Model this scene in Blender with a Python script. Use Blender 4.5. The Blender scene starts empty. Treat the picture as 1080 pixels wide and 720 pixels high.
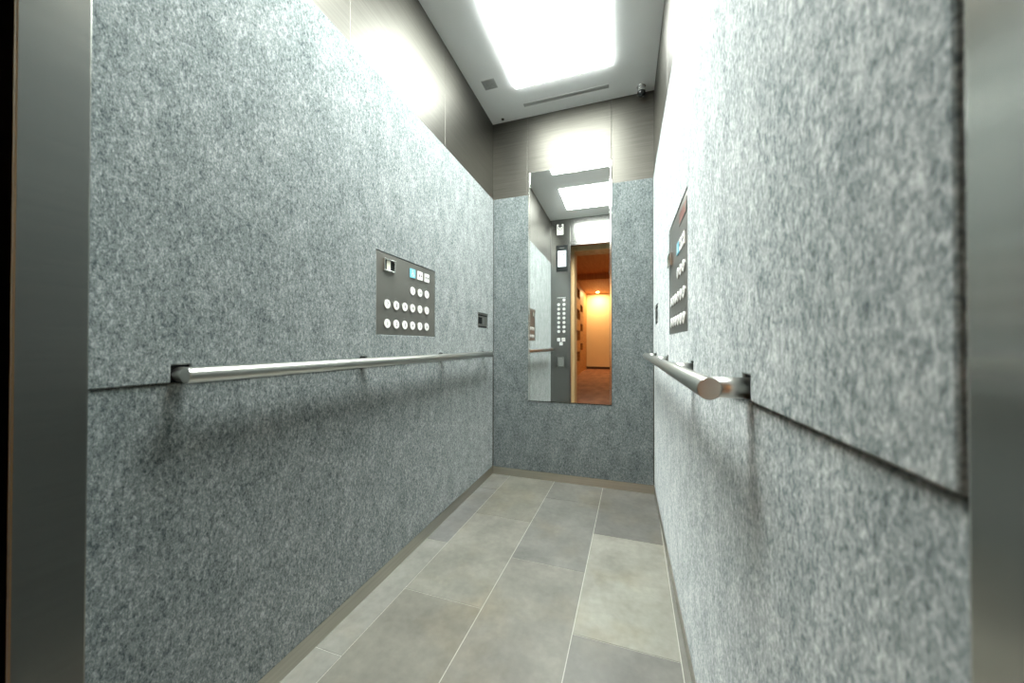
import bpy, bmesh, math, random
from mathutils import Matrix, Vector
random.seed(7)
sc = bpy.context.scene
COL = sc.collection
PI = math.pi

# ------------------------------------------------------------------ layout (metres; y runs into the car, z up)
XL, XR = -0.924, 0.175          # faces of the felt mats
YB = 2.35                       # face of the rear felt mat
YE = 0.25                       # inner face of the front return
CE = 2.597                      # ceiling
FT = 2.029                      # top of the felt
SEAM = 0.8725                   # lower edge of the upper side mats
FB = 0.056                      # lower edge of the lower mats
OL, OR = -0.670, 0.173          # door opening
HEAD = 2.245
SL, SR, SB = XL - 0.008, XR + 0.008, YB + 0.008   # steel behind the felt

# ------------------------------------------------------------------ materials
def mat(name):
    m = bpy.data.materials.new(name)
    m.use_nodes = True
    nt = m.node_tree
    b = nt.nodes['Principled BSDF']
    return m, nt, b

def plain(name, col, rough=0.5, metal=0.0, emit=None, estr=0.0, spec=None, noise=0.0, nscale=60.0):
    m, nt, b = mat(name)
    b.inputs['Base Color'].default_value = (*col, 1)
    b.inputs['Roughness'].default_value = rough
    b.inputs['Metallic'].default_value = metal
    if spec is not None:
        b.inputs['Specular IOR Level'].default_value = spec
    if emit:
        b.inputs['Emission Color'].default_value = (*emit, 1)
        b.inputs['Emission Strength'].default_value = estr
    if noise:
        tc = nt.nodes.new('ShaderNodeTexCoord')
        nz = nt.nodes.new('ShaderNodeTexNoise')
        nz.inputs['Scale'].default_value = nscale
        mr = nt.nodes.new('ShaderNodeMapRange')
        mr.inputs['To Min'].default_value = 1 - noise
        mr.inputs['To Max'].default_value = 1 + noise
        mx = nt.nodes.new('ShaderNodeMix'); mx.data_type = 'RGBA'; mx.blend_type = 'MULTIPLY'
        mx.inputs['Factor'].default_value = 1
        mx.inputs['A'].default_value = (*col, 1)
        nt.links.new(tc.outputs['Object'], nz.inputs['Vector'])
        nt.links.new(nz.outputs['Fac'], mr.inputs['Value'])
        nt.links.new(mr.outputs['Result'], mx.inputs['B'])
        nt.links.new(mx.outputs['Result'], b.inputs['Base Color'])
    return m

def felt(name):
    m, nt, b = mat(name)
    N, L = nt.nodes.new, nt.links.new
    tc = N('ShaderNodeTexCoord')
    def noise(scale, det, rough, dist=0.0):
        mp = N('ShaderNodeMapping'); mp.inputs['Scale'].default_value = scale
        L(tc.outputs['Object'], mp.inputs['Vector'])
        n = N('ShaderNodeTexNoise'); n.inputs['Scale'].default_value = 1.0
        n.inputs['Detail'].default_value = det; n.inputs['Roughness'].default_value = rough
        n.inputs['Distortion'].default_value = dist
        L(mp.outputs['Vector'], n.inputs['Vector'])
        return n
    fine = noise((340, 340, 195), 3.0, 0.62, 0.5)     # fibres
    clump = noise((135, 135, 75), 3, 0.6, 0.6)       # clumps of darker wool
    big = noise((16, 16, 9), 3.0, 0.6)
    a = N('ShaderNodeMath'); a.operation = 'MULTIPLY'; a.inputs[1].default_value = 0.42
    c = N('ShaderNodeMath'); c.operation = 'MULTIPLY_ADD'; c.inputs[1].default_value = 0.42
    d = N('ShaderNodeMath'); d.operation = 'MULTIPLY_ADD'; d.inputs[1].default_value = 0.16
    L(fine.outputs['Fac'], a.inputs[0])
    L(clump.outputs['Fac'], c.inputs[0]); L(a.outputs[0], c.inputs[2])
    L(big.outputs['Fac'], d.inputs[0]); L(c.outputs[0], d.inputs[2])
    r = N('ShaderNodeValToRGB')
    e = r.color_ramp.elements
    e[0].position = 0.38; e[0].color = (0.043, 0.058, 0.059, 1)
    e[1].position = 0.63; e[1].color = (0.275, 0.302, 0.297, 1)
    k = e.new(0.45); k.color = (0.095, 0.114, 0.114, 1)
    k = e.new(0.53); k.color = (0.155, 0.177, 0.175, 1)
    L(d.outputs[0], r.inputs['Fac'])
    L(r.outputs['Color'], b.inputs['Base Color'])
    b.inputs['Roughness'].default_value = 0.95
    b.inputs['Specular IOR Level'].default_value = 0.1
    b.inputs['Sheen Weight'].default_value = 1.0
    b.inputs['Sheen Roughness'].default_value = 0.5
    st = N('ShaderNodeMix'); st.data_type = 'RGBA'; st.blend_type = 'MULTIPLY'; st.clamp_result = True
    st.inputs['Factor'].default_value = 1; st.inputs['B'].default_value = (3.0, 2.75, 2.75, 1)
    L(r.outputs['Color'], st.inputs['A']); L(st.outputs['Result'], b.inputs['Sheen Tint'])
    bp = N('ShaderNodeBump'); bp.inputs['Strength'].default_value = 0.35; bp.inputs['Distance'].default_value = 0.003
    L(d.outputs[0], bp.inputs['Height']); L(bp.outputs['Normal'], b.inputs['Normal'])
    return m

def brushed(name, col, rough, along, aniso=0.6, var=0.16, rvar=0.06, metal=1.0, stretch=1.6, cross=170):
    """along: 'H' grain runs horizontally, 'V' vertically"""
    m, nt, b = mat(name)
    N, L = nt.nodes.new, nt.links.new
    tc = N('ShaderNodeTexCoord')
    mp = N('ShaderNodeMapping')
    mp.inputs['Scale'].default_value = (stretch, stretch, cross) if along == 'H' else (cross, cross, stretch)
    nz = N('ShaderNodeTexNoise'); nz.inputs['Scale'].default_value = 1.0
    nz.inputs['Detail'].default_value = 4.0; nz.inputs['Roughness'].default_value = 0.65
    L(tc.outputs['Object'], mp.inputs['Vector']); L(mp.outputs['Vector'], nz.inputs['Vector'])
    mr = N('ShaderNodeMapRange'); mr.inputs['From Min'].default_value = 0.3; mr.inputs['From Max'].default_value = 0.7
    mr.inputs['To Min'].default_value = 1 - var; mr.inputs['To Max'].default_value = 1 + var
    L(nz.outputs['Fac'], mr.inputs['Value'])
    mx = N('ShaderNodeMix'); mx.data_type = 'RGBA'; mx.blend_type = 'MULTIPLY'
    mx.inputs['Factor'].default_value = 1; mx.inputs['A'].default_value = (*col, 1)
    L(mr.outputs['Result'], mx.inputs['B']); L(mx.outputs['Result'], b.inputs['Base Color'])
    rr = N('ShaderNodeMapRange'); rr.inputs['To Min'].default_value = rough - rvar; rr.inputs['To Max'].default_value = rough + rvar
    L(nz.outputs['Fac'], rr.inputs['Value']); L(rr.outputs['Result'], b.inputs['Roughness'])
    b.inputs['Metallic'].default_value = metal
    b.inputs['Anisotropic'].default_value = aniso
    tg = N('ShaderNodeTangent'); tg.direction_type = 'RADIAL'; tg.axis = 'Z'
    L(tg.outputs['Tangent'], b.inputs['Tangent'])
    b.inputs['Anisotropic Rotation'].default_value = 0.25 if along == 'H' else 0.0
    return m

def tile_mat():
    m, nt, b = mat('stone_tile')
    N, L = nt.nodes.new, nt.links.new
    at = N('ShaderNodeAttribute'); at.attribute_name = 'tint'
    tc = N('ShaderNodeTexCoord')
    n1 = N('ShaderNodeTexNoise'); n1.inputs['Scale'].default_value = 5.5; n1.inputs['Detail'].default_value = 5; n1.inputs['Roughness'].default_value = 0.6
    n2 = N('ShaderNodeTexNoise'); n2.inputs['Scale'].default_value = 38; n2.inputs['Detail'].default_value = 4
    n3 = N('ShaderNodeTexNoise'); n3.inputs['Scale'].default_value = 3.2; n3.inputs['Detail'].default_value = 3
    for n in (n1, n2, n3): L(tc.outputs['Object'], n.inputs['Vector'])
    def mr(n, lo, hi, a=0.3, c=0.7):
        r = N('ShaderNodeMapRange'); r.inputs['From Min'].default_value = a; r.inputs['From Max'].default_value = c
        r.inputs['To Min'].default_value = lo; r.inputs['To Max'].default_value = hi
        L(n.outputs['Fac'], r.inputs['Value']); return r
    m1 = N('ShaderNodeMath'); m1.operation = 'MULTIPLY'
    L(mr(n1, 0.78, 1.2).outputs['Result'], m1.inputs[0]); L(mr(n2, 0.92, 1.08).outputs['Result'], m1.inputs[1])
    mx = N('ShaderNodeMix'); mx.data_type = 'RGBA'; mx.blend_type = 'MULTIPLY'; mx.inputs['Factor'].default_value = 1
    L(at.outputs['Color'], mx.inputs['A']); L(m1.outputs[0], mx.inputs['B'])
    mx2 = N('ShaderNodeMix'); mx2.data_type = 'RGBA'; mx2.blend_type = 'MULTIPLY'
    L(mr(n3, 0.0, 0.6, 0.5, 0.68).outputs['Result'], mx2.inputs['Factor'])
    L(mx.outputs['Result'], mx2.inputs['A']); mx2.inputs['B'].default_value = (1.0, 0.91, 0.76, 1)
    L(mx2.outputs['Result'], b.inputs['Base Color'])
    b.inputs['Roughness'].default_value = 0.42
    b.inputs['Specular IOR Level'].default_value = 0.35
    bp = N('ShaderNodeBump'); bp.inputs['Strength'].default_value = 0.08; bp.inputs['Distance'].default_value = 0.002
    L(n2.outputs['Fac'], bp.inputs['Height']); L(bp.outputs['Normal'], b.inputs['Normal'])
    return m

def wood(name, dark, light, scale=(2, 2, 30), rough=0.5):
    m, nt, b = mat(name)
    N, L = nt.nodes.new, nt.links.new
    tc = N('ShaderNodeTexCoord'); mp = N('ShaderNodeMapping'); mp.inputs['Scale'].default_value = scale
    nz = N('ShaderNodeTexNoise'); nz.inputs['Scale'].default_value = 1; nz.inputs['Detail'].default_value = 5
    r = N('ShaderNodeValToRGB')
    r.color_ramp.elements[0].position = 0.3; r.color_ramp.elements[0].color = (*dark, 1)
    r.color_ramp.elements[1].position = 0.7; r.color_ramp.elements[1].color = (*light, 1)
    L(tc.outputs['Object'], mp.inputs['Vector']); L(mp.outputs['Vector'], nz.inputs['Vector'])
    L(nz.outputs['Fac'], r.inputs['Fac']); L(r.outputs['Color'], b.inputs['Base Color'])
    b.inputs['Roughness'].default_value = rough
    return m

M = dict(
    felt=felt('grey_green_felt'),
    steel_wall=brushed('bronze_grey_brushed_steel', (0.098, 0.095, 0.083), 0.46, 'H', aniso=0.3, var=0.16, rvar=0.03, stretch=3.0, cross=120),
    steel_front=brushed('satin_front_steel', (0.26, 0.26, 0.247), 0.22, 'H', aniso=0.5, var=0.05, rvar=0.02),
    steel_post=brushed('vertical_brushed_steel', (0.50, 0.49, 0.46), 0.20, 'V', aniso=0.95, var=0.03, rvar=0.015, cross=500),
    steel_base=brushed('kick_steel', (0.50, 0.49, 0.43), 0.36, 'H', aniso=0.4, var=0.10),
    steel_plate=brushed('dark_satin_plate', (0.23, 0.225, 0.205), 0.34, 'H', aniso=0.3, var=0.06, metal=0.75),
    rail=plain('satin_rail_steel', (0.60, 0.595, 0.56), 0.31, 1.0),
    polish=plain('polished_steel', (0.80, 0.80, 0.77), 0.12, 1.0),
    mirror=plain('mirror_glass', (0.80, 0.815, 0.80), 0.0, 1.0),
    ceiling=plain('white_ceiling_paint', (0.76, 0.78, 0.775), 0.45, noise=0.02, nscale=12),
    grille=plain('grey_grille', (0.40, 0.41, 0.40), 0.6),
    diffuser=plain('lit_diffuser', (0.9, 0.9, 0.9), 0.5, emit=(0.95, 1.0, 0.965), estr=40.0),
    diffuser_front=plain('lit_diffuser_by_door', (0.9, 0.9, 0.9), 0.5, emit=(0.95, 1.0, 0.965), estr=64.0),
    black=plain('black_plastic', (0.010, 0.012, 0.012), 0.55, spec=0.12),
    dark=plain('dark_backing', (0.03, 0.033, 0.033), 0.8),
    gloss_black=plain('black_gloss', (0.010, 0.014, 0.014), 0.25, spec=0.2),
    button=plain('white_button', (0.90, 0.90, 0.87), 0.35),
    ring=plain('button_ring', (0.32, 0.32, 0.30), 0.3, 1.0),
    ink=plain('dark_ink', (0.16, 0.16, 0.16), 0.6),
    blue=plain('blue_button', (0.20, 0.58, 0.74), 0.35),
    white=plain('white_ink', (0.85, 0.87, 0.86), 0.5),
    red=plain('red_ink', (0.45, 0.16, 0.12), 0.5),
    lcd=plain('lit_screen', (0.6, 0.63, 0.65), 0.2, emit=(0.86, 0.93, 1.0), estr=1.5),
    lcd_small=plain('small_lit_screen', (0.5, 0.5, 0.42), 0.2, emit=(0.9, 0.95, 0.78), estr=0.30),
    lcd_ink=plain('screen_ink', (0.10, 0.12, 0.14), 0.4),
    sticker=plain('sticker_white', (0.86, 0.86, 0.80), 0.5),
    grout=plain('pale_grout', (0.46, 0.45, 0.40), 0.8),
    tile=tile_mat(),
    rubber=plain('black_rubber', (0.015, 0.015, 0.015), 0.7),
    wood=wood('honey_wood', (0.33, 0.15, 0.045), (0.55, 0.29, 0.10), (3, 3, 40)),
    wood_pale=wood('pale_wood', (0.52, 0.34, 0.15), (0.70, 0.50, 0.26), (14, 14, 2)),
    hall_wall=plain('cream_plaster', (0.78, 0.64, 0.42), 0.8, noise=0.04, nscale=5),
    hall_floor=wood('red_brown_carpet', (0.20, 0.085, 0.05), (0.33, 0.16, 0.09), (6, 2.2, 1), 0.8),
    hall_ceiling=wood('orange_timber_ceiling', (0.55, 0.25, 0.08), (0.66, 0.34, 0.12), (20, 2, 2), 0.6),
    niche=plain('niche_dark', (0.035, 0.022, 0.015), 0.8),
    base_dark=plain('dark_skirting', (0.06, 0.03, 0.02), 0.6),
    chrome=plain('chrome', (0.78, 0.79, 0.78), 0.15, 1.0),
    lens=plain('camera_lens', (0.008, 0.010, 0.010), 0.05),
)

# ------------------------------------------------------------------ mesh helpers
def box(bm, x0, x1, y0, y1, z0, z1, bev=0.0, seg=2):
    vs = [bm.verts.new(p) for p in ((x0,y0,z0),(x1,y0,z0),(x1,y1,z0),(x0,y1,z0),(x0,y0,z1),(x1,y0,z1),(x1,y1,z1),(x0,y1,z1))]
    fs = [bm.faces.new([vs[i] for i in f]) for f in ((0,3,2,1),(4,5,6,7),(0,1,5,4),(1,2,6,5),(2,3,7,6),(3,0,4,7))]
    if bev > 0:
        es = list({e for f in fs for e in f.edges})
        bmesh.ops.bevel(bm, geom=es, offset=bev, segments=seg, profile=0.5, affect='EDGES', clamp_overlap=True)

def grid_slab(bm, us, vs, w0, w1, holes, put, bev=0.0):
    """slab with rectangular holes. us, vs: extents; holes: (u0,u1,v0,v1); put maps (u,v,w) to xyz"""
    U = sorted({*us, *[h[0] for h in holes], *[h[1] for h in holes]})
    V = sorted({*vs, *[h[2] for h in holes], *[h[3] for h in holes]})
    U = [u for u in U if us[0] - 1e-9 <= u <= us[-1] + 1e-9]
    V = [v for v in V if vs[0] - 1e-9 <= v <= vs[-1] + 1e-9]
    def solid(i, j):
        if i < 0 or j < 0 or i >= len(U) - 1 or j >= len(V) - 1: return False
        cu, cv = (U[i] + U[i+1]) / 2, (V[j] + V[j+1]) / 2
        return not any(h[0] < cu < h[1] and h[2] < cv < h[3] for h in holes)
    cache = {}
    def vert(i, j, k):
        if (i, j, k) not in cache:
            cache[(i, j, k)] = bm.verts.new(put(U[i], V[j], (w0, w1)[k]))
        return cache[(i, j, k)]
    for i in range(len(U) - 1):
        for j in range(len(V) - 1):
            if not solid(i, j): continue
            bm.faces.new([vert(i,j,1), vert(i+1,j,1), vert(i+1,j+1,1), vert(i,j+1,1)])
            bm.faces.new([vert(i,j,0), vert(i,j+1,0), vert(i+1,j+1,0), vert(i+1,j,0)])
            for (di, dj, a, b_) in ((-1,0,(i,j),(i,j+1)), (1,0,(i+1,j),(i+1,j+1)), (0,-1,(i,j),(i+1,j)), (0,1,(i,j+1),(i+1,j+1))):
                if not solid(i + di, j + dj):
                    bm.faces.new([vert(*a,0), vert(*b_,0), vert(*b_,1), vert(*a,1)])
    bmesh.ops.recalc_face_normals(bm, faces=bm.faces[:])
    if bev > 0:
        es = [e for e in bm.edges if len(e.link_faces) == 2 and e.calc_face_angle(0) > 0.5]
        bmesh.ops.bevel(bm, geom=es, offset=bev, segments=2, profile=0.5, affect='EDGES', clamp_overlap=True)

def cyl(bm, p0, p1, r0, r1=None, seg=32, bev=0.0):
    """capped round bar from p0 to p1"""
    r1 = r0 if r1 is None else r1
    p0, p1 = Vector(p0), Vector(p1)
    ax = (p1 - p0).normalized()
    s = ax.orthogonal().normalized(); t = ax.cross(s)
    prof = [(0, r0), (1, r1)]
    Ln = (p1 - p0).length
    if bev > 0:
        prof = [(0, r0 - bev), (bev * 0.3 / Ln, r0 - bev * 0.3), (bev / Ln, r0), (1 - bev / Ln, r1), (1 - bev * 0.3 / Ln, r1 - bev * 0.3), (1, r1 - bev)]
    rings = []
    for f, r in prof:
        c = p0.lerp(p1, f)
        rings.append([bm.verts.new(c + s * (r * math.cos(2*PI*k/seg)) + t * (r * math.sin(2*PI*k/seg))) for k in range(seg)])
    for a, b_ in zip(rings, rings[1:]):
        for k in range(seg):
            f = bm.faces.new([a[k], a[(k+1) % seg], b_[(k+1) % seg], b_[k]]); f.smooth = True
    bm.faces.new(rings[0][::-1]); bm.faces.new(rings[-1])

def ball(bm, c, r, sx=1, sy=1, sz=1, u=20, v=12):
    res = bmesh.ops.create_uvsphere(bm, u_segments=u, v_segments=v, radius=r)
    for vv in res['verts']:
        vv.co = Vector((vv.co.x * sx + c[0], vv.co.y * sy + c[1], vv.co.z * sz + c[2]))
    for f in bm.faces:
        if f.verts[0] in res['verts']: f.smooth = True

def ring(bm, c, ro, ri, z0, z1, seg=32, a0=0.0, a1=2*PI):
    """flat ring or arc in the local XY plane with thickness z0..z1"""
    full = abs(a1 - a0 - 2*PI) < 1e-6
    n = seg if full else seg + 1
    P = []
    for k in range(n):
        a = a0 + (a1 - a0) * k / seg
        P.append([bm.verts.new((c[0] + r * math.cos(a), c[1] + r * math.sin(a), z)) for (r, z) in ((ro,z0),(ro,z1),(ri,z1),(ri,z0))])
    for k in range(seg):
        A, B = P[k], P[(k+1) % n]
        for q in range(4):
            bm.faces.new([A[q], B[q], B[(q+1) % 4], A[(q+1) % 4]])
    if not full:
        bm.faces.new(P[0]); bm.faces.new(P[-1][::-1])

def prism(bm, pts, z0, z1):
    a = [bm.verts.new((x, y, z0)) for x, y in pts]; b_ = [bm.verts.new((x, y, z1)) for x, y in pts]
    bm.faces.new(a[::-1]); bm.faces.new(b_)
    n = len(pts)
    for k in range(n): bm.faces.new([a[k], a[(k+1) % n], b_[(k+1) % n], b_[k]])

def link(name, bm, m, parent=None, loc=None):
    bmesh.ops.recalc_face_normals(bm, faces=bm.faces[:])
    me = bpy.data.meshes.new(name); bm.to_mesh(me); bm.free()
    for mm in (m if isinstance(m, (list, tuple)) else [m]): me.materials.append(mm)
    o = bpy.data.objects.new(name, me); COL.objects.link(o)
    if parent: o.parent = parent
    if loc: o.location = loc
    return o

def B(): return bmesh.new()
def tag(o, label, cat, group=None):
    o['label'] = label; o['category'] = cat
    if group: o['group'] = group
    return o
def thing(name, label, cat, mtx=None, group=None):
    o = bpy.data.objects.new(name, None); COL.objects.link(o)
    o.empty_display_size = 0.05
    if mtx is not None: o.matrix_basis = mtx
    return tag(o, label, cat, group)
def struct(name, bm, m, parent=None):
    o = link(name, bm, m, parent); o['kind'] = 'structure'; return o

def frame(origin, right, up):
    r, u = Vector(right), Vector(up); n = r.cross(u)
    mt = Matrix((r, u, n)).transposed().to_4x4(); mt.translation = Vector(origin); return mt
def on_left(y, z, w=0.0):  return frame((XL + w, y, z), (0, 1, 0), (0, 0, 1))
def on_right(y, z, w=0.0): return frame((XR - w, y, z), (0, -1, 0), (0, 0, 1))
def on_front(x, z, w=0.0): return frame((x, YE + w, z), (-1, 0, 0), (0, 0, 1))

_text = {}
def text_mesh(s, size, depth=0.0003, bold=0.0):
    key = (s, size, depth, bold)
    if key in _text: return _text[key]
    cu = bpy.data.curves.new('t', 'FONT'); cu.body = s; cu.size = size
    cu.align_x = 'CENTER'; cu.align_y = 'CENTER'; cu.extrude = depth; cu.offset = bold
    ob = bpy.data.objects.new('t', cu); COL.objects.link(ob)
    dg = bpy.context.evaluated_depsgraph_get()
    me = bpy.data.meshes.new_from_object(ob.evaluated_get(dg))
    bpy.data.objects.remove(ob); bpy.data.curves.remove(cu)
    _text[key] = me
    return me
def text(name, s, size, m, parent, loc, bold=0.0):
    me = text_mesh(s, size, 0.0003, bold).copy(); me.name = name
    me.materials.clear(); me.materials.append(m)
    o = bpy.data.objects.new(name, me); COL.objects.link(o); o.parent = parent; o.location = loc
    return o

# ------------------------------------------------------------------ FLOOR of the car
def floor_tiles():
    bm = B()
    lay = bm.loops.layers.float_color.new('tint')
    x0, x1, y0, y1 = SL - 0.03, SR + 0.03, 0.19, SB + 0.03
    box(bm, x0, x1, y0, y1, -0.04, -0.0012)
    for f in bm.faces: f.material_index = 1
    g = 0.0028
    shear = lambda x, y: x + 0.022 * (y - 1.6)
    lines = [-0.81 - 0.327, -0.81, -0.483, -0.156, 0.171, 0.498]
    offs = [0.834, 1.143, 1.458, 1.138, 1.449]            # one cross joint of every column
    tones = {(0,0): (0.40,0.395,0.36), (0,1): (0.30,0.305,0.295), (0,2): (0.33,0.33,0.31),
             (1,0): (0.335,0.325,0.275), (1,1): (0.375,0.365,0.315), (1,2): (0.33,0.32,0.27),
             (2,0): (0.345,0.335,0.29), (2,1): (0.30,0.298,0.268), (2,2): (0.30,0.295,0.265),
             (3,0): (0.30,0.295,0.265), (3,1): (0.47,0.46,0.395), (3,2): (0.27,0.265,0.24),
             (4,0): (0.31,0.305,0.27), (4,1): (0.32,0.315,0.28), (4,2): (0.30,0.30,0.27)}
    for c in range(5):
        a, b_ = lines[c] + g/2, lines[c+1] - g/2
        for k in range(-2, 3):
            ya, yb = offs[c] + 0.635 * k + g/2, offs[c] + 0.635 * (k + 1) - g/2
            ya, yb = max(ya, y0), min(yb, y1)
            if yb - ya < 0.01: continue
            col = tones.get((c, k + (1 if c == 0 else 1)), (0.32, 0.315, 0.28))
            if c == 0: col = {-1:(0.40,0.395,0.355), 0:(0.40,0.395,0.355), 1:(0.31,0.31,0.295), 2:(0.34,0.335,0.305)}.get(k, col)
            pts = []
            for (x, y) in ((a, ya), (b_, ya), (b_, yb), (a, yb)):
                pts.append((min(max(shear(x, y), x0), x1), y))
            if abs(pts[1][0] - pts[0][0]) < 0.004: continue
            col = tuple(c_ * 0.54 for c_ in col)
            vs = [bm.verts.new((x, y, 0.0)) for x, y in pts] + [bm.verts.new((x, y, -0.0015)) for x, y in pts]
            fs = [bm.faces.new(vs[:4])] + [bm.faces.new([vs[i], vs[i+4], vs[(i+1) % 4 + 4], vs[(i+1) % 4]]) for i in range(4)]
            for f in fs:
                f.material_index = 0
                for lp in f.loops: lp[lay] = (*col, 1)
    bmesh.ops.recalc_face_normals(bm, faces=bm.faces[:])
    return bm
struct('floor', floor_tiles(), [M['tile'], M['grout']])
bm = B(); box(bm, -1.15, 0.40, -0.06, 0.188, -0.04, -0.001, 0.001)
for k in range(5): box(bm, -1.15, 0.40, 0.005 + k * 0.034, 0.013 + k * 0.034, -0.001, 0.001)
struct('trim_1', bm, M['steel_base'])

# ------------------------------------------------------------------ steel shell of the car
def wall_left():
    bm = B()
    for y0, y1 in ((YE, 0.9635), (0.9665, 1.6435), (1.6465, SB)):
        box(bm, SL - 0.014, SL, y0, y1, 0.06, CE, 0.0015)
    box(bm, SL - 0.03, SL - 0.014, 0.19, SB + 0.02, -0.02, CE + 0.02)
    for y in (0.965, 1.645): box(bm, SL - 0.014, SL - 0.001, y - 0.0012, y + 0.0012, 0.06, CE)
    return bm
def wall_right():
    bm = B()
    for y0, y1 in ((YE, 0.9635), (0.9665, 1.6435), (1.6465, SB)):
        box(bm, SR, SR + 0.014, y0, y1, 0.06, CE, 0.0015)
    box(bm, SR + 0.014, SR + 0.03, 0.19, SB + 0.02, -0.02, CE + 0.02)
    for y in (0.965, 1.645): box(bm, SR + 0.001, SR + 0.014, y - 0.0012, y + 0.0012, 0.06, CE)
    return bm
def wall_back():
    bm = B()
    for x0, x1 in ((SL, -0.6665), (-0.6635, -0.0825), (-0.0795, SR)):
        box(bm, x0, x1, SB, SB + 0.014, 0.06, CE, 0.0015)
    box(bm, SL - 0.02, SR + 0.02, SB + 0.014, SB + 0.03, -0.02, CE + 0.02)
    for x in (-0.665, -0.081): box(bm, x - 0.0012, x + 0.0012, SB + 0.001, SB + 0.014, 0.06, CE)
    return bm
for nm, f in (('wall_left', wall_left), ('wall_right', wall_right), ('wall_back', wall_back)):
    struct(nm, f(), M['steel_wall'])

bm = B()
box(bm, SL, -0.668, 0.19, YE, 0.0, CE, 0.002)                     # return column left of the doorway
box(bm, -0.668, OR, 0.19, YE - 0.001, HEAD, CE, 0.002)            # panel over the doorway
struct('wall_front', bm, M['steel_front'])
bm = B(); box(bm, OL, OL + 0.0012, 0.1895, 0.2495, 0.0, HEAD, 0.0004)
struct('trim_2', bm, M['steel_post'])
bm = B(); box(bm, OR, SR + 0.03, 0.06, YE, 0.0, CE, 0.003)
struct('trim_3', bm, M['steel_post'])

bm = B(); box(bm, SL, XL - 0.004, YE, SB, 0.0, FB + 0.004, 0.001); struct('baseboard_left', bm, M['steel_base'])
bm = B(); box(bm, XR + 0.004, SR, YE, SB, 0.0, FB + 0.004, 0.001); struct('baseboard_right', bm, M['steel_base'])
bm = B(); box(bm, XL - 0.004, XR + 0.004, YB + 0.003, SB, 0.0, FB + 0.004, 0.001); struct('baseboard_back', bm, M['steel_base'])

# ------------------------------------------------------------------ ceiling and what is set into it
LX0, LX1 = -0.662, -0.066
LIGHTS = [('rear', 1.464, 2.062), ('front', 0.567, 1.128)]
VENT = (-0.655, -0.092, 2.216, 2.246)
SPK = (-0.850, -0.764, 1.942, 2.020)
bm = B()
grid_slab(bm, (SL, SR), (0.19, SB), CE, CE + 0.03,
          [(LX0, LX1, a, b_) for _, a, b_ in LIGHTS] + [VENT], lambda u, v, w: (u, v, w))
struct('ceiling', bm, M['ceiling'])
for nm, a, b_ in LIGHTS:
    t = thing('ceiling_light', 'large square lit ceiling panel, the one %s' % ('nearer the mirror at the back' if nm == 'rear' else 'nearer the doorway, seen in the mirror'),
              'ceiling light', Matrix.Translation(((LX0 + LX1) / 2, (a + b_) / 2, CE)), 'ceiling light panels')
    hx, hy = (LX1 - LX0) / 2 - 0.0005, (b_ - a) / 2 - 0.0005
    bm = B(); grid_slab(bm, (-hx, hx), (-hy, hy), 0.001, 0.028, [(-hx + 0.004, hx - 0.004, -hy + 0.004, hy - 0.004)], lambda u, v, w: (u, v, w))
    link('frame', bm, M['ceiling'], t)
    bm = B(); box(bm, -hx + 0.0045, hx - 0.0045, -hy + 0.0045, hy - 0.0045, -0.010, 0.010, 0.003)
    link('diffuser', bm, M['diffuser'] if nm == 'rear' else M['diffuser_front'], t)
# slot vent
t = thing('air_vent', 'long narrow grey slot vent in the ceiling above the mirror', 'air vent', Matrix.Translation(((VENT[0]+VENT[1])/2, (VENT[2]+VENT[3])/2, CE)))
hx, hy = (VENT[1]-VENT[0])/2 - 0.0005, (VENT[3]-VENT[2])/2 - 0.0005
bm = B(); grid_slab(bm, (-hx, hx), (-hy, hy), -0.002, 0.012, [(-hx + 0.004, hx - 0.004, -hy + 0.004, hy - 0.004)], lambda u, v, w: (u, v, w)); link('frame', bm, M['grille'], t)
bm = B()
n = 46
for k in range(n):
    x = -hx + 0.004 + (2*hx - 0.008) * (k + 0.5) / n
    box(bm, x - 0.0032, x + 0.0032, -hy + 0.004, hy - 0.004, 0.001, 0.008)
link('louvre', bm, M['grille'], t)
bm = B(); box(bm, -hx + 0.004, hx - 0.004, -hy + 0.004, hy - 0.004, 0.009, 0.012); link('backing', bm, M['grille'], t)
# speaker grille
t = thing('ceiling_speaker', 'small square grey perforated speaker grille in the ceiling by left wall', 'speaker', Matrix.Translation(((SPK[0]+SPK[1])/2, (SPK[2]+SPK[3])/2, CE)))
hx, hy = (SPK[1]-SPK[0])/2, (SPK[3]-SPK[2])/2
bm = B(); box(bm, -hx, hx, -hy, hy, -0.003, 0.0, 0.001); link('plate', bm, M['grille'], t)
bm = B()
for i in range(11):
    for j in range(10):
        x, y = -hx + 0.008 + i * (2*hx - 0.016) / 10, -hy + 0.008 + j * (2*hy - 0.016) / 9
        cyl(bm, (x, y, -0.0034), (x, y, -0.0029), 0.0018, seg=8)
link('perforation', bm, M['dark'], t)
# small sensor
t = thing('ceiling_sensor', 'tiny dark sensor dome in back left corner of ceiling', 'sensor', Matrix.Translation((-0.840, 2.318, CE)))
bm = B(); cyl(bm, (0, 0, -0.003), (0, 0, 0), 0.013, seg=24, bev=0.001); link('base', bm, M['grille'], t)
bm = B(); ball(bm, (0, 0, -0.003), 0.010, 1, 1, 0.8); link('dome', bm, M['lens'], t)
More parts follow.
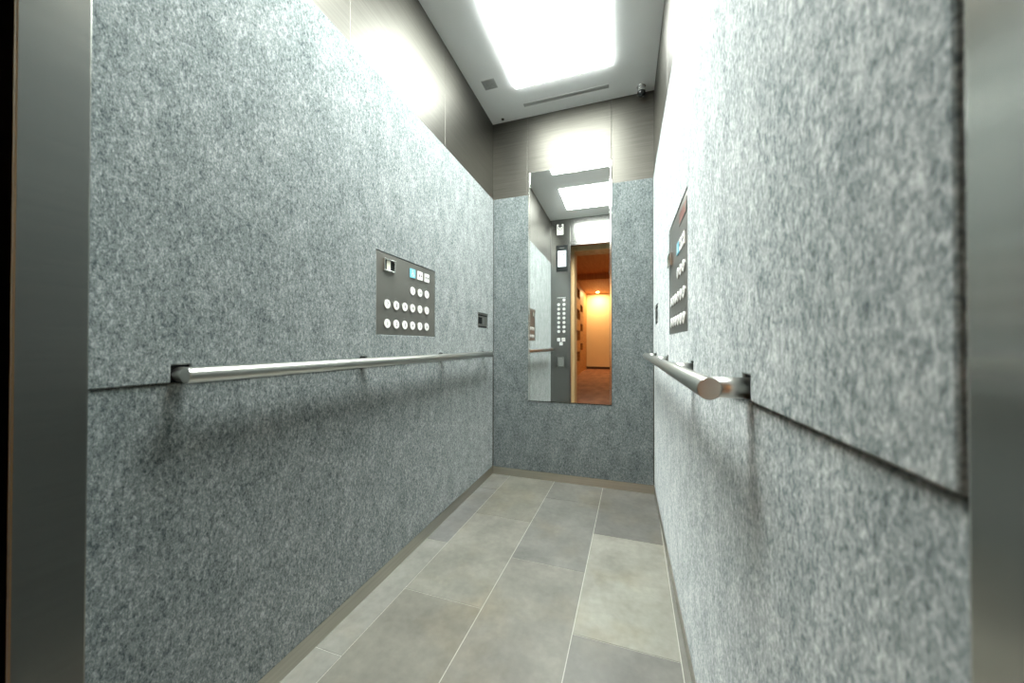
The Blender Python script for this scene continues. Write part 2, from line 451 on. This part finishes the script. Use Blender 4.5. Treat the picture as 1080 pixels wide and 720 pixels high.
# camera
t = thing('security_camera', 'small security camera with black lens hanging in back right ceiling corner', 'camera', Matrix.Translation((0.103, 2.298, CE)))
bm = B(); cyl(bm, (0, 0, -0.006), (0, 0, 0), 0.027, seg=28, bev=0.002); link('mount', bm, M['chrome'], t)
bm = B(); cyl(bm, (0, 0, -0.030), (0, 0, -0.006), 0.023, seg=28, bev=0.003)
cyl(bm, (0, 0, -0.0205), (0, 0, -0.0165), 0.0245, seg=28, bev=0.001); link('body', bm, M['chrome'], t)
bm = B(); cyl(bm, (0, 0, -0.036), (0, 0, -0.030), 0.0255, seg=28, bev=0.001); link('collar', bm, M['grille'], t)
bm = B(); ball(bm, (0, 0, -0.036), 0.0245, 1, 1, 1.25); link('dome', bm, M['lens'], t)

# ------------------------------------------------------------------ felt mats
PL = (1.097, 1.5335, 0.9955, 1.3285)        # hall panel opening, left wall
PR = (1.103, 1.5300, 0.9980, 1.4210)        # right wall
SMALL_L = (2.071, 2.241, 1.067, 1.168)
SMALL_R = (2.045, 2.195, 1.075, 1.185)
BR_L = [0.481, 1.030, 1.592, 2.150]
BR_R = [0.603, 1.037, 1.592, 2.150]
def notch(y): return (y - 0.0172, y + 0.0172, SEAM - 0.01, 0.911)
def mat_obj(name, us, vs, w0, w1, holes, put, label, thickedge=0.003):
    bm = B(); grid_slab(bm, us, vs, w0, w1, holes, put, thickedge)
    tag(link(name, bm, M['felt']), label, 'felt mat', 'felt wall mats')
putL = lambda u, v, w: (w, u, v)
putR = lambda u, v, w: (w, u, v)
putB = lambda u, v, w: (u, w, v)
mat_obj('felt_mat', (0.256, YB), (SEAM, FT), SL + 0.0008, XL, [PL, SMALL_L] + [notch(y) for y in BR_L], putL, 'grey felt mat on the left wall above the handrail, cut out around button panel')
mat_obj('felt_mat', (0.256, YB), (FB, SEAM - 0.002), SL + 0.0008, XL - 0.004, [], putL, 'grey felt mat on the left wall below the handrail')
mat_obj('felt_mat', (0.2555, YB), (SEAM, FT), SR - 0.0008, XR, [PR, SMALL_R] + [notch(y) for y in BR_R], putR, 'grey felt mat on the right wall above the handrail, cut out around button panel')
mat_obj('felt_mat', (0.2555, YB), (FB, SEAM - 0.002), SR - 0.0008, XR + 0.004, [], putR, 'grey felt mat on the right wall below the handrail')
MX0, MX1, MZ0, MZ1 = -0.655, -0.080, 0.556, 2.185
bm = B(); grid_slab(bm, (XL + 0.0015, XR - 0.0015), (FB, FT), SB - 0.0008, YB, [(MX0 - 0.0008, MX1 + 0.0008, MZ0 - 0.0008, MZ1 + 0.1)], putB, 0.003)
tag(link('felt_mat', bm, M['felt']), 'grey felt mat on the back wall, cut out around the tall mirror', 'felt mat', 'felt wall mats')

# ------------------------------------------------------------------ mirror
t = thing('wall_mirror', 'tall narrow mirror on the back wall reflecting the doorway', 'mirror', frame(((MX0+MX1)/2, SB, MZ0), (1, 0, 0), (0, 0, 1)))
w, h = (MX1 - MX0) / 2, MZ1 - MZ0
bm = B(); box(bm, -w + 0.014, w - 0.014, 0.001, h - 0.001, 0.0005, 0.0135); link('glass', bm, M['mirror'], t)
for s in (-1, 1):
    bm = B(); box(bm, min(s*w, s*(w-0.0138)), max(s*w, s*(w-0.0138)), 0.0, h, 0.0005, 0.0150, 0.0025); link('side_trim', bm, M['polish'], t)

# ------------------------------------------------------------------ handrails
def handrail(side, ys, y0, y1, label):
    wall = SL if side == 'L' else SR
    s = 1 if side == 'L' else -1
    xr_ = XL + 0.055 if side == 'L' else XR - 0.055
    z = 0.8905
    t = thing('handrail', label, 'handrail', Matrix.Translation((wall, y0, z)))
    dx = xr_ - wall
    bm = B(); cyl(bm, (dx, 0, 0), (dx, y1 - y0, 0), 0.0168, seg=40, bev=0.0012); link('rail', bm, M['rail'], t)
    for y in ys:
        bm = B()
        cyl(bm, (s * 0.0005, y - y0, 0), (dx - s * 0.006, y - y0, 0), 0.0160, seg=32)
        b_ = link('bracket', bm, M['rail'], t)
        bm = B(); box(bm, min(s*0.0002, s*0.002), max(s*0.0002, s*0.002), y - y0 - 0.0168, y - y0 + 0.0168, -0.0175, 0.0200)
        link('wall_plate', bm, M['black'], b_)
    return t
handrail('L', BR_L, 0.459, 2.172, 'round brushed steel handrail along the left wall')
handrail('R', BR_R, 0.575, 2.172, 'round brushed steel handrail along the right wall')

# ------------------------------------------------------------------ panels of buttons
def round_button(panel, x, y, num, r=0.0185, w=0.0, braille=True):
    bm = B(); cyl(bm, (0, 0, 0), (0, 0, 0.0042), r, seg=28, bev=0.0012)
    b_ = link('floor_button', bm, M['button'], panel, (x, y, w))
    bm = B(); ring(bm, (0, 0), r + 0.0016, r + 0.0002, 0.0, 0.0022, 28); link('bezel', bm, M['ring'], b_)
    text('numeral', num, r * (1.15 if len(num) == 1 else 0.98), M['ink'], b_, (0, -0.0005, 0.0043), 0.0003)
    if braille:
        bm = B()
        for (i, j) in ((0, 0), (1, 0), (0, 1), (1, 2), (3, 0), (3, 1)):
            cyl(bm, (-0.006 + i * 0.0035, r + 0.0065 + j * 0.003, 0), (-0.006 + i * 0.0035, r + 0.0065 + j * 0.003, 0.0009), 0.0011, seg=8)
        link('braille', bm, M['ring'], b_)
    return b_
def square_button(panel, name, x, y, kind, s=0.0205, w=0.0):
    bm = B(); box(bm, -s, s, -s, s, 0.0, 0.0040, 0.0014)
    b_ = link(name, bm, M['blue'] if kind in ('chair',) else M['button'], panel, (x, y, w))
    z0, z1 = 0.0041, 0.0046
    bm = B()
    if kind == 'open':
        prism(bm, [(-0.003, 0.010), (-0.003, -0.010), (-0.015, 0)], z0, z1); prism(bm, [(0.003, -0.010), (0.003, 0.010), (0.015, 0)], z0, z1)
    elif kind == 'close':
        prism(bm, [(-0.015, 0.007), (-0.015, -0.007), (-0.003, 0)][::-1], z0, z1); prism(bm, [(0.015, -0.007), (0.015, 0.007), (0.003, 0)][::-1], z0, z1)
        prism(bm, [(-0.0012, -0.009), (0.0012, -0.009), (0.0012, 0.009), (-0.0012, 0.009)], z0, z1)
    elif kind == 'chair':
        ring(bm, (-0.001, -0.006), 0.0088, 0.0066, z0, z1, 24, PI * 0.75, PI * 2.05)
        cyl(bm, (-0.003, 0.0125, z0), (-0.003, 0.0125, z1), 0.0028, seg=16)
        prism(bm, [(-0.0045, 0.009), (-0.0045, -0.003), (-0.002, -0.003), (-0.002, 0.009)], z0, z1)
        prism(bm, [(-0.002, -0.003), (-0.002, -0.0008), (0.007, -0.0008), (0.007, -0.003)][::-1], z0, z1)
        prism(bm, [(0.0048, -0.003), (0.009, -0.012), (0.011, -0.011), (0.007, -0.003)], z0, z1)
        prism(bm, [(-0.002, 0.0045), (0.005, 0.0045), (0.005, 0.0028), (-0.002, 0.0028)], z0, z1)
    link('symbol', bm, M['white'] if kind == 'chair' else M['ink'], b_)
    return b_

def low_panel(mtx, hw, zb, zt, label, bx, by, screen, flip, notice=None):
    """hw half width; zb, zt relative to origin; bx: x of the six columns; by: four row heights"""
    t = thing('wheelchair_control_panel', label, 'button panel', mtx)
    bm = B(); box(bm, -hw + 0.001, hw - 0.001, zb + 0.001, zt - 0.001, 0.0005, 0.0055, 0.0008); link('faceplate', bm, M['steel_plate'], t)
    w = 0.0057
    for i in range(6):
        round_button(t, bx[i], by[0], str(i + 1), w=w)
        round_button(t, bx[i], by[1], str(i + 7), w=w)
    for i in range(3): round_button(t, bx[3 + i], by[2], str(13 + i), w=w)
    square_button(t, 'call_button', bx[3], by[3], 'chair', w=w)['label'] = 'blue square button with white wheelchair symbol'
    square_button(t, 'door_button', bx[4], by[3], 'open', w=w)
    square_button(t, 'door_button', bx[5], by[3], 'close', w=w)
    # little floor indicator in a silver hood
    sx, sy = screen
    bm = B(); grid_slab(bm, (-0.034, 0.034), (-0.0255, 0.0255), 0.0, 0.010, [(-0.029, 0.029, -0.0205, 0.0205)], lambda u, v, q: (u, v, q), 0.0008)
    d = link('floor_indicator', bm, M['polish'], t, (sx, sy, w)); d['label'] = 'silver framed floor indicator window'
    bm = B(); box(bm, -0.0288, 0.0288, -0.0203, 0.0203, 0.0, 0.003); link('window', bm, M['gloss_black'], d)
    bm = B(); box(bm, -0.013, 0.010, -0.0195, 0.0195, 0.003, 0.0036); link('screen', bm, M['lcd_small'], d)
    if notice:
        nx, ny = notice
        bm = B(); box(bm, -0.075, 0.075, -0.022, 0.022, 0.0, 0.0012, 0.0004); q = link('notice_plate', bm, M['steel_plate'], t, (nx, ny, w))
        bm = B()
        for k, (a, b_) in enumerate(((-0.065, 0.060), (-0.065, 0.045), (-0.065, 0.055))):
            x = a; rnd = random.Random(k)
            while x < b_:
                ww = rnd.uniform(0.006, 0.012); box(bm, x, x + ww, 0.009 - k * 0.011 - 0.0028, 0.009 - k * 0.011 + 0.0028, 0.0013, 0.0016); x += ww + 0.003
        link('lettering', bm, M['red'], q)
    return t
cy, cz = (PL[0] + PL[1]) / 2, (PL[2] + PL[3]) / 2
bxl = [y - cy for y in (1.163, 1.221, 1.280, 1.338, 1.397, 1.455)]
byl = [z - cz for z in (1.041, 1.121, 1.200, 1.281)]
low_panel(on_left(cy, cz, -0.008), (PL[1]-PL[0])/2, PL[2]-cz, PL[3]-cz, 'dark steel button panel with fifteen round white buttons on left wall',
          bxl, byl, (1.171 - cy, 1.280 - cz), False)
cyr, czr = (PR[0] + PR[1]) / 2, (PR[2] + PR[3]) / 2
low_panel(on_right(cyr, czr, -0.008), (PR[1]-PR[0])/2, PR[2]-czr, PR[3]-czr, 'taller dark steel button panel with round white buttons on right wall',
          bxl, [z - czr for z in (1.041, 1.121, 1.203, 1.288)], (-(1.487 - cyr), 1.292 - czr), True, notice=(-(1.20 - cyr), 1.380 - czr))

def small_plate(mtx, hw, hh, label):
    t = thing('socket_plate', label, 'wall plate', mtx)
    bm = B(); box(bm, -hw + 0.001, hw - 0.001, -hh + 0.001, hh - 0.001, 0.0005, 0.0055, 0.001); link('faceplate', bm, M['steel_plate'], t)
    bm = B(); box(bm, -hw + 0.012, hw - 0.012, hh - 0.020, hh - 0.010, 0.0056, 0.0066); link('slot', bm, M['black'], t)
    bm = B(); box(bm, -hw + 0.012, -0.014, -0.022, 0.022, 0.0056, 0.0072, 0.0006); link('cover', bm, M['black'], t)
    bm = B(); box(bm, -0.006, 0.030, -0.026, 0.022, 0.0056, 0.0070, 0.0006); link('switch', bm, M['ring'], t)
    bm = B(); box(bm, -hw + 0.012, hw - 0.012, -hh + 0.006, -hh + 0.013, 0.0056, 0.0066); link('slot', bm, M['black'], t)
small_plate(on_left((SMALL_L[0]+SMALL_L[1])/2, (SMALL_L[2]+SMALL_L[3])/2, -0.008), (SMALL_L[1]-SMALL_L[0])/2, (SMALL_L[3]-SMALL_L[2])/2, 'small dark square plate on the left wall near the back corner')
small_plate(on_right((SMALL_R[0]+SMALL_R[1])/2, (SMALL_R[2]+SMALL_R[3])/2, -0.008), (SMALL_R[1]-SMALL_R[0])/2, (SMALL_R[3]-SMALL_R[2])/2, 'small dark square plate on the right wall near the back corner')

# ------------------------------------------------------------------ front return, seen in the mirror
t = thing('car_operating_panel', 'tall column of round white floor buttons beside doorway, seen in mirror', 'button panel', on_front(-0.787, 1.25))
bm = B(); box(bm, -0.070, 0.070, -0.62, 0.33, 0.0, 0.0018, 0.0006); link('faceplate', bm, M['steel_front'], t)
# facing the return, the column with the spare eighth button is the one next to the doorway (local -x)
order = [2, 4, 6, 8, 10, 12, 14]
for k in range(7):
    round_button(t, 0.035, 1.125 + k * 0.0588 - 1.25, str(1 + 2 * k), 0.0185, 0.0018, False)
    round_button(t, -0.035, 1.125 + k * 0.0588 - 1.25, str(2 + 2 * k), 0.0185, 0.0018, False)
round_button(t, -0.035, 1.125 + 7 * 0.0588 - 1.25, '15', 0.0185, 0.0018, False)
square_button(t, 'door_button', 0.035, 1.018 - 1.25, 'open', w=0.0018)
square_button(t, 'door_button', -0.028, 1.018 - 1.25, 'close', s=0.0235, w=0.0018)
bm = B(); box(bm, -0.021, 0.021, -0.021, 0.021, 0.0, 0.004, 0.0014)
q = link('alarm_button', bm, M['button'], t, (0.004, 0.965 - 1.25, 0.0018))
bm = B(); ring(bm, (0, 0), 0.010, 0.007, 0.0041, 0.0046, 20); link('symbol', bm, M['ink'], q)
bm = B()
rnd = random.Random(3); x = -0.055
while x < 0.05:
    ww = rnd.uniform(0.005, 0.010); box(bm, x, x + ww, -0.004, 0.004, 0.0, 0.0006); x += ww + 0.003
link('lettering', bm, M['white'], t, (0, 0.318, 0.0019))
bm = B(); grid_slab(bm, (-0.044, 0.044), (-0.064, 0.064), 0.0, 0.004, [(-0.036, 0.036, -0.056, 0.056)], lambda u, v, q_: (u, v, q_), 0.0006)
q = link('service_door', bm, M['ring'], t, (0.008, 0.725 - 1.25, 0.0019))
bm = B(); box(bm, -0.0355, 0.0355, -0.0555, 0.0555, 0.0, 0.0025); link('cover', bm, M['polish'], q)

t = thing('floor_display', 'black display with a lit white screen beside doorway, seen in mirror', 'display screen', on_front(-0.779, 2.083))
bm = B(); box(bm, -0.076, 0.076, -0.172, 0.172, 0.0, 0.008, 0.002); link('bezel', bm, M['black'], t)
bm = B(); box(bm, -0.054, 0.054, -0.108, 0.100, 0.0081, 0.0088); q = link('screen', bm, M['lcd'], t)
bm = B()
prism(bm, [(-0.045, 0.030), (-0.010, 0.030), (-0.0275, 0.070)], 0.0089, 0.0092)
for (a, b_, c, d) in ((0.005, 0.045, 0.060, 0.066), (0.005, 0.045, 0.040, 0.046), (-0.05, 0.05, -0.080, -0.076), (-0.05, 0.03, -0.092, -0.088)): box(bm, a, b_, c, d, 0.0089, 0.0092)
link('arrow', bm, M['lcd_ink'], q)
text('numeral', '1', 0.09, M['lcd_ink'], q, (0, -0.025, 0.0092))
bm = B()
for k in range(5): box(bm, -0.030 + k * 0.013, -0.021 + k * 0.013, 0.132, 0.140, 0.0081, 0.0084)
link('lettering', bm, M['ring'], t)

t = thing('notice_sticker', 'white sticker with a round mark high beside doorway, seen in mirror', 'sticker', on_front(-0.803, 2.470))
bm = B(); box(bm, -0.044, 0.044, -0.074, 0.030, 0.0, 0.0012); box(bm, -0.044, -0.02, 0.030, 0.066, 0.0, 0.0012); box(bm, 0.02, 0.044, 0.030, 0.066, 0.0, 0.0012); link('sheet', bm, M['sticker'], t)
bm = B(); ring(bm, (0, 0.022), 0.034, 0.026, 0.0013, 0.0018, 28); cyl(bm, (0, 0.022, 0.0013), (0, 0.022, 0.0018), 0.010, seg=16); link('round_mark', bm, M['ink'], t)
bm = B()
for k in range(3): box(bm, -0.036, 0.036 - 0.012 * (k == 2), -0.030 - k * 0.014, -0.026 - k * 0.014, 0.0013, 0.0016)
link('lettering', bm, M['grille'], t)

# ------------------------------------------------------------------ doors slid into their pockets and the hall beyond
bm = B()
box(bm, -1.45, -0.715, 0.120, 0.155, 0.010, 2.30, 0.002)
d1 = struct('door_1', bm, M['steel_post'])
bm = B(); box(bm, -0.715, -0.707, 0.116, 0.158, 0.010, 2.30, 0.002); struct('door_edge', bm, M['rubber'], d1)
bm = B(); box(bm, -1.45, -0.740, -0.045, -0.010, 0.010, 2.30, 0.002)
d2 = struct('door_2', bm, M['steel_post'])
bm = B(); box(bm, -0.740, -0.732, -0.049, -0.006, 0.010, 2.30, 0.002); struct('door_edge', bm, M['rubber'], d2)
# landing frame of pale wood
bm = B()
box(bm, -0.79, -0.662, -0.34, -0.07, 0.0, 2.36, 0.002)
box(bm, OR, OR + 0.12, -0.34, -0.07, 0.0, 2.36, 0.002)
box(bm, -0.672, OR, -0.34, -0.07, 2.25, 2.36, 0.002)
struct('trim_4', bm, M['wood_pale'])
# shaft side
bm = B()
box(bm, -1.50, -0.96, 0.185, 0.19, 0.0, 2.6); box(bm, -1.50, -1.46, -0.06, 0.19, 0.0, 2.6)
box(bm, OR + 0.035, 0.45, -0.06, 0.06, 0.0, 2.6); box(bm, -1.50, 0.45, -0.06, 0.19, 2.60, 2.64)
struct('trim_5', bm, M['dark'])
HZ = 2.93
HX0, HX1, HY0 = -1.40, 2.2, -8.9
bm = B(); box(bm, HX0 - 0.3, HX1, HY0 - 0.2, -0.06, -0.05, 0.0); struct('floor_hall', bm, M['hall_floor'])
bm = B(); box(bm, HX0 - 0.6, HX1 + 0.1, HY0 - 0.2, -0.06, HZ, HZ + 0.06)
struct('ceiling_hall', bm, M['hall_ceiling'])
bm = B(); box(bm, HX0, HX1, -5.35, -5.05, HZ - 0.16, HZ, 0.004); struct('trim_6', bm, M['hall_ceiling'])
bm = B(); box(bm, HX0 - 0.6, HX1 + 0.1, HY0 - 0.1, HY0, 0.0, HZ); struct('wall_hall_far', bm, M['hall_wall'])
bm = B(); box(bm, HX1, HX1 + 0.1, HY0, -0.06, 0.0, HZ); struct('wall_hall_right', bm, M['hall_wall'])
bm = B()
box(bm, HX0 - 0.12, HX0 - 0.02, -5.15, -0.06, 0.0, HZ); struct('wall_hall_left', bm, M['wood'])
bm = B()
box(bm, HX0 - 0.12, -0.79, -0.20, -0.07, 0.0, HZ); box(bm, OR + 0.12, HX1, -0.20, -0.07, 0.0, HZ); box(bm, -0.79, OR + 0.12, -0.20, -0.07, 2.36, HZ)
struct('wall_hall_near', bm, M['hall_wall'])
bm = B(); box(bm, HX0 - 0.1, HX1, HY0, HY0 + 0.015, 0.0, 0.09, 0.002); struct('baseboard_hall', bm, M['base_dark'])
# two block-built timber screens along the hall
def screen(y0, y1, x1, z0, label, dark, pitch=0.66, hgt=0.31, frac=(0.10, 0.80)):
    t = thing('timber_screen', label, 'shelf', Matrix.Translation((x1 - 0.20, (y0 + y1) / 2, 0.0)), 'block-built timber screens in the hall')
    hy = (y1 - y0) / 2
    holes = []
    z = z0
    while z < HZ - hgt:
        holes.append((-hy + 2*hy*frac[0], -hy + 2*hy*frac[1], z, z + hgt)); z += pitch
    bm = B(); grid_slab(bm, (-hy, hy), (0.0, HZ - 0.005), 0.02, 0.20, holes, lambda u, v, w: (w, u, v), 0.002)
    link('block_front', bm, M['wood'], t)
    bm = B(); box(bm, -0.20, 0.02, -hy, hy, 0.0, HZ - 0.005); link('back_panel', bm, M['niche'] if dark else M['wood'], t)
screen(-6.55, -5.16, -1.375, 0.42, 'honey timber screen with dark square niches in the hall, seen in mirror', True, 0.66, 0.31, (0.04, 0.92))
screen(-8.88, -6.57, -1.415, 0.75, 'second timber screen behind the niched one in the hall, seen in mirror', True, 0.66, 0.24, (0.55, 0.85))

# ------------------------------------------------------------------ lights
def area(name, loc, size, energy, col, rot=(0, 0, 0)):
    l = bpy.data.lights.new(name, 'AREA'); l.shape = 'RECTANGLE'; l.size, l.size_y = size; l.energy = energy; l.color = col
    o = bpy.data.objects.new(name, l); COL.objects.link(o); o.location = loc; o.rotation_euler = rot
    return o
WARM = (1.0, 0.64, 0.30)
area('hall_lamp', (-0.95, -8.45, HZ - 0.02), (0.10, 0.05), 58, WARM)
area('hall_lamp', (0.45, -5.6, HZ - 0.02), (0.3, 0.3), 60, WARM)
area('hall_lamp', (1.2, -2.6, HZ - 0.02), (0.3, 0.3), 11, (1.0, 0.80, 0.58))

w = bpy.data.worlds.new('world'); sc.world = w; w.use_nodes = True
w.node_tree.nodes['Background'].inputs['Color'].default_value = (0.01, 0.01, 0.01, 1)

# ------------------------------------------------------------------ camera (12 mm, level, standing in the doorway)
cam = bpy.data.cameras.new('camera'); co = bpy.data.objects.new('camera', cam); COL.objects.link(co)
cam.sensor_width = 36.0; cam.lens = 358.7764 / 1080 * 36.0
cam.clip_start = 0.01
yaw, pitch, roll = 0.3197, 0.0081, 0.0011
f = Vector((-math.sin(yaw) * math.cos(pitch), math.cos(yaw) * math.cos(pitch), math.sin(pitch)))
r = Vector((math.cos(yaw), math.sin(yaw), 0)); u = r.cross(f)
r2 = r * math.cos(roll) + u * math.sin(roll); u2 = u * math.cos(roll) - r * math.sin(roll)
mt = Matrix((r2, u2, -f)).transposed().to_4x4(); mt.translation = (0, 0, 0.9568)
co.matrix_world = mt
cam.dof.use_dof = True; cam.dof.focus_distance = 1.7; cam.dof.aperture_fstop = 3.5
sc.camera = co

vs = sc.view_settings
vs.view_transform = 'Standard'; vs.look = 'None'; vs.gamma = 1; vs.use_curve_mapping = False; vs.exposure = 0.0
sc.cycles.use_denoising = True
sc.cycles.max_bounces = 10; sc.cycles.diffuse_bounces = 6; sc.cycles.glossy_bounces = 6
sc.cycles.caustics_reflective = True; sc.cycles.sample_clamp_indirect = 6.0
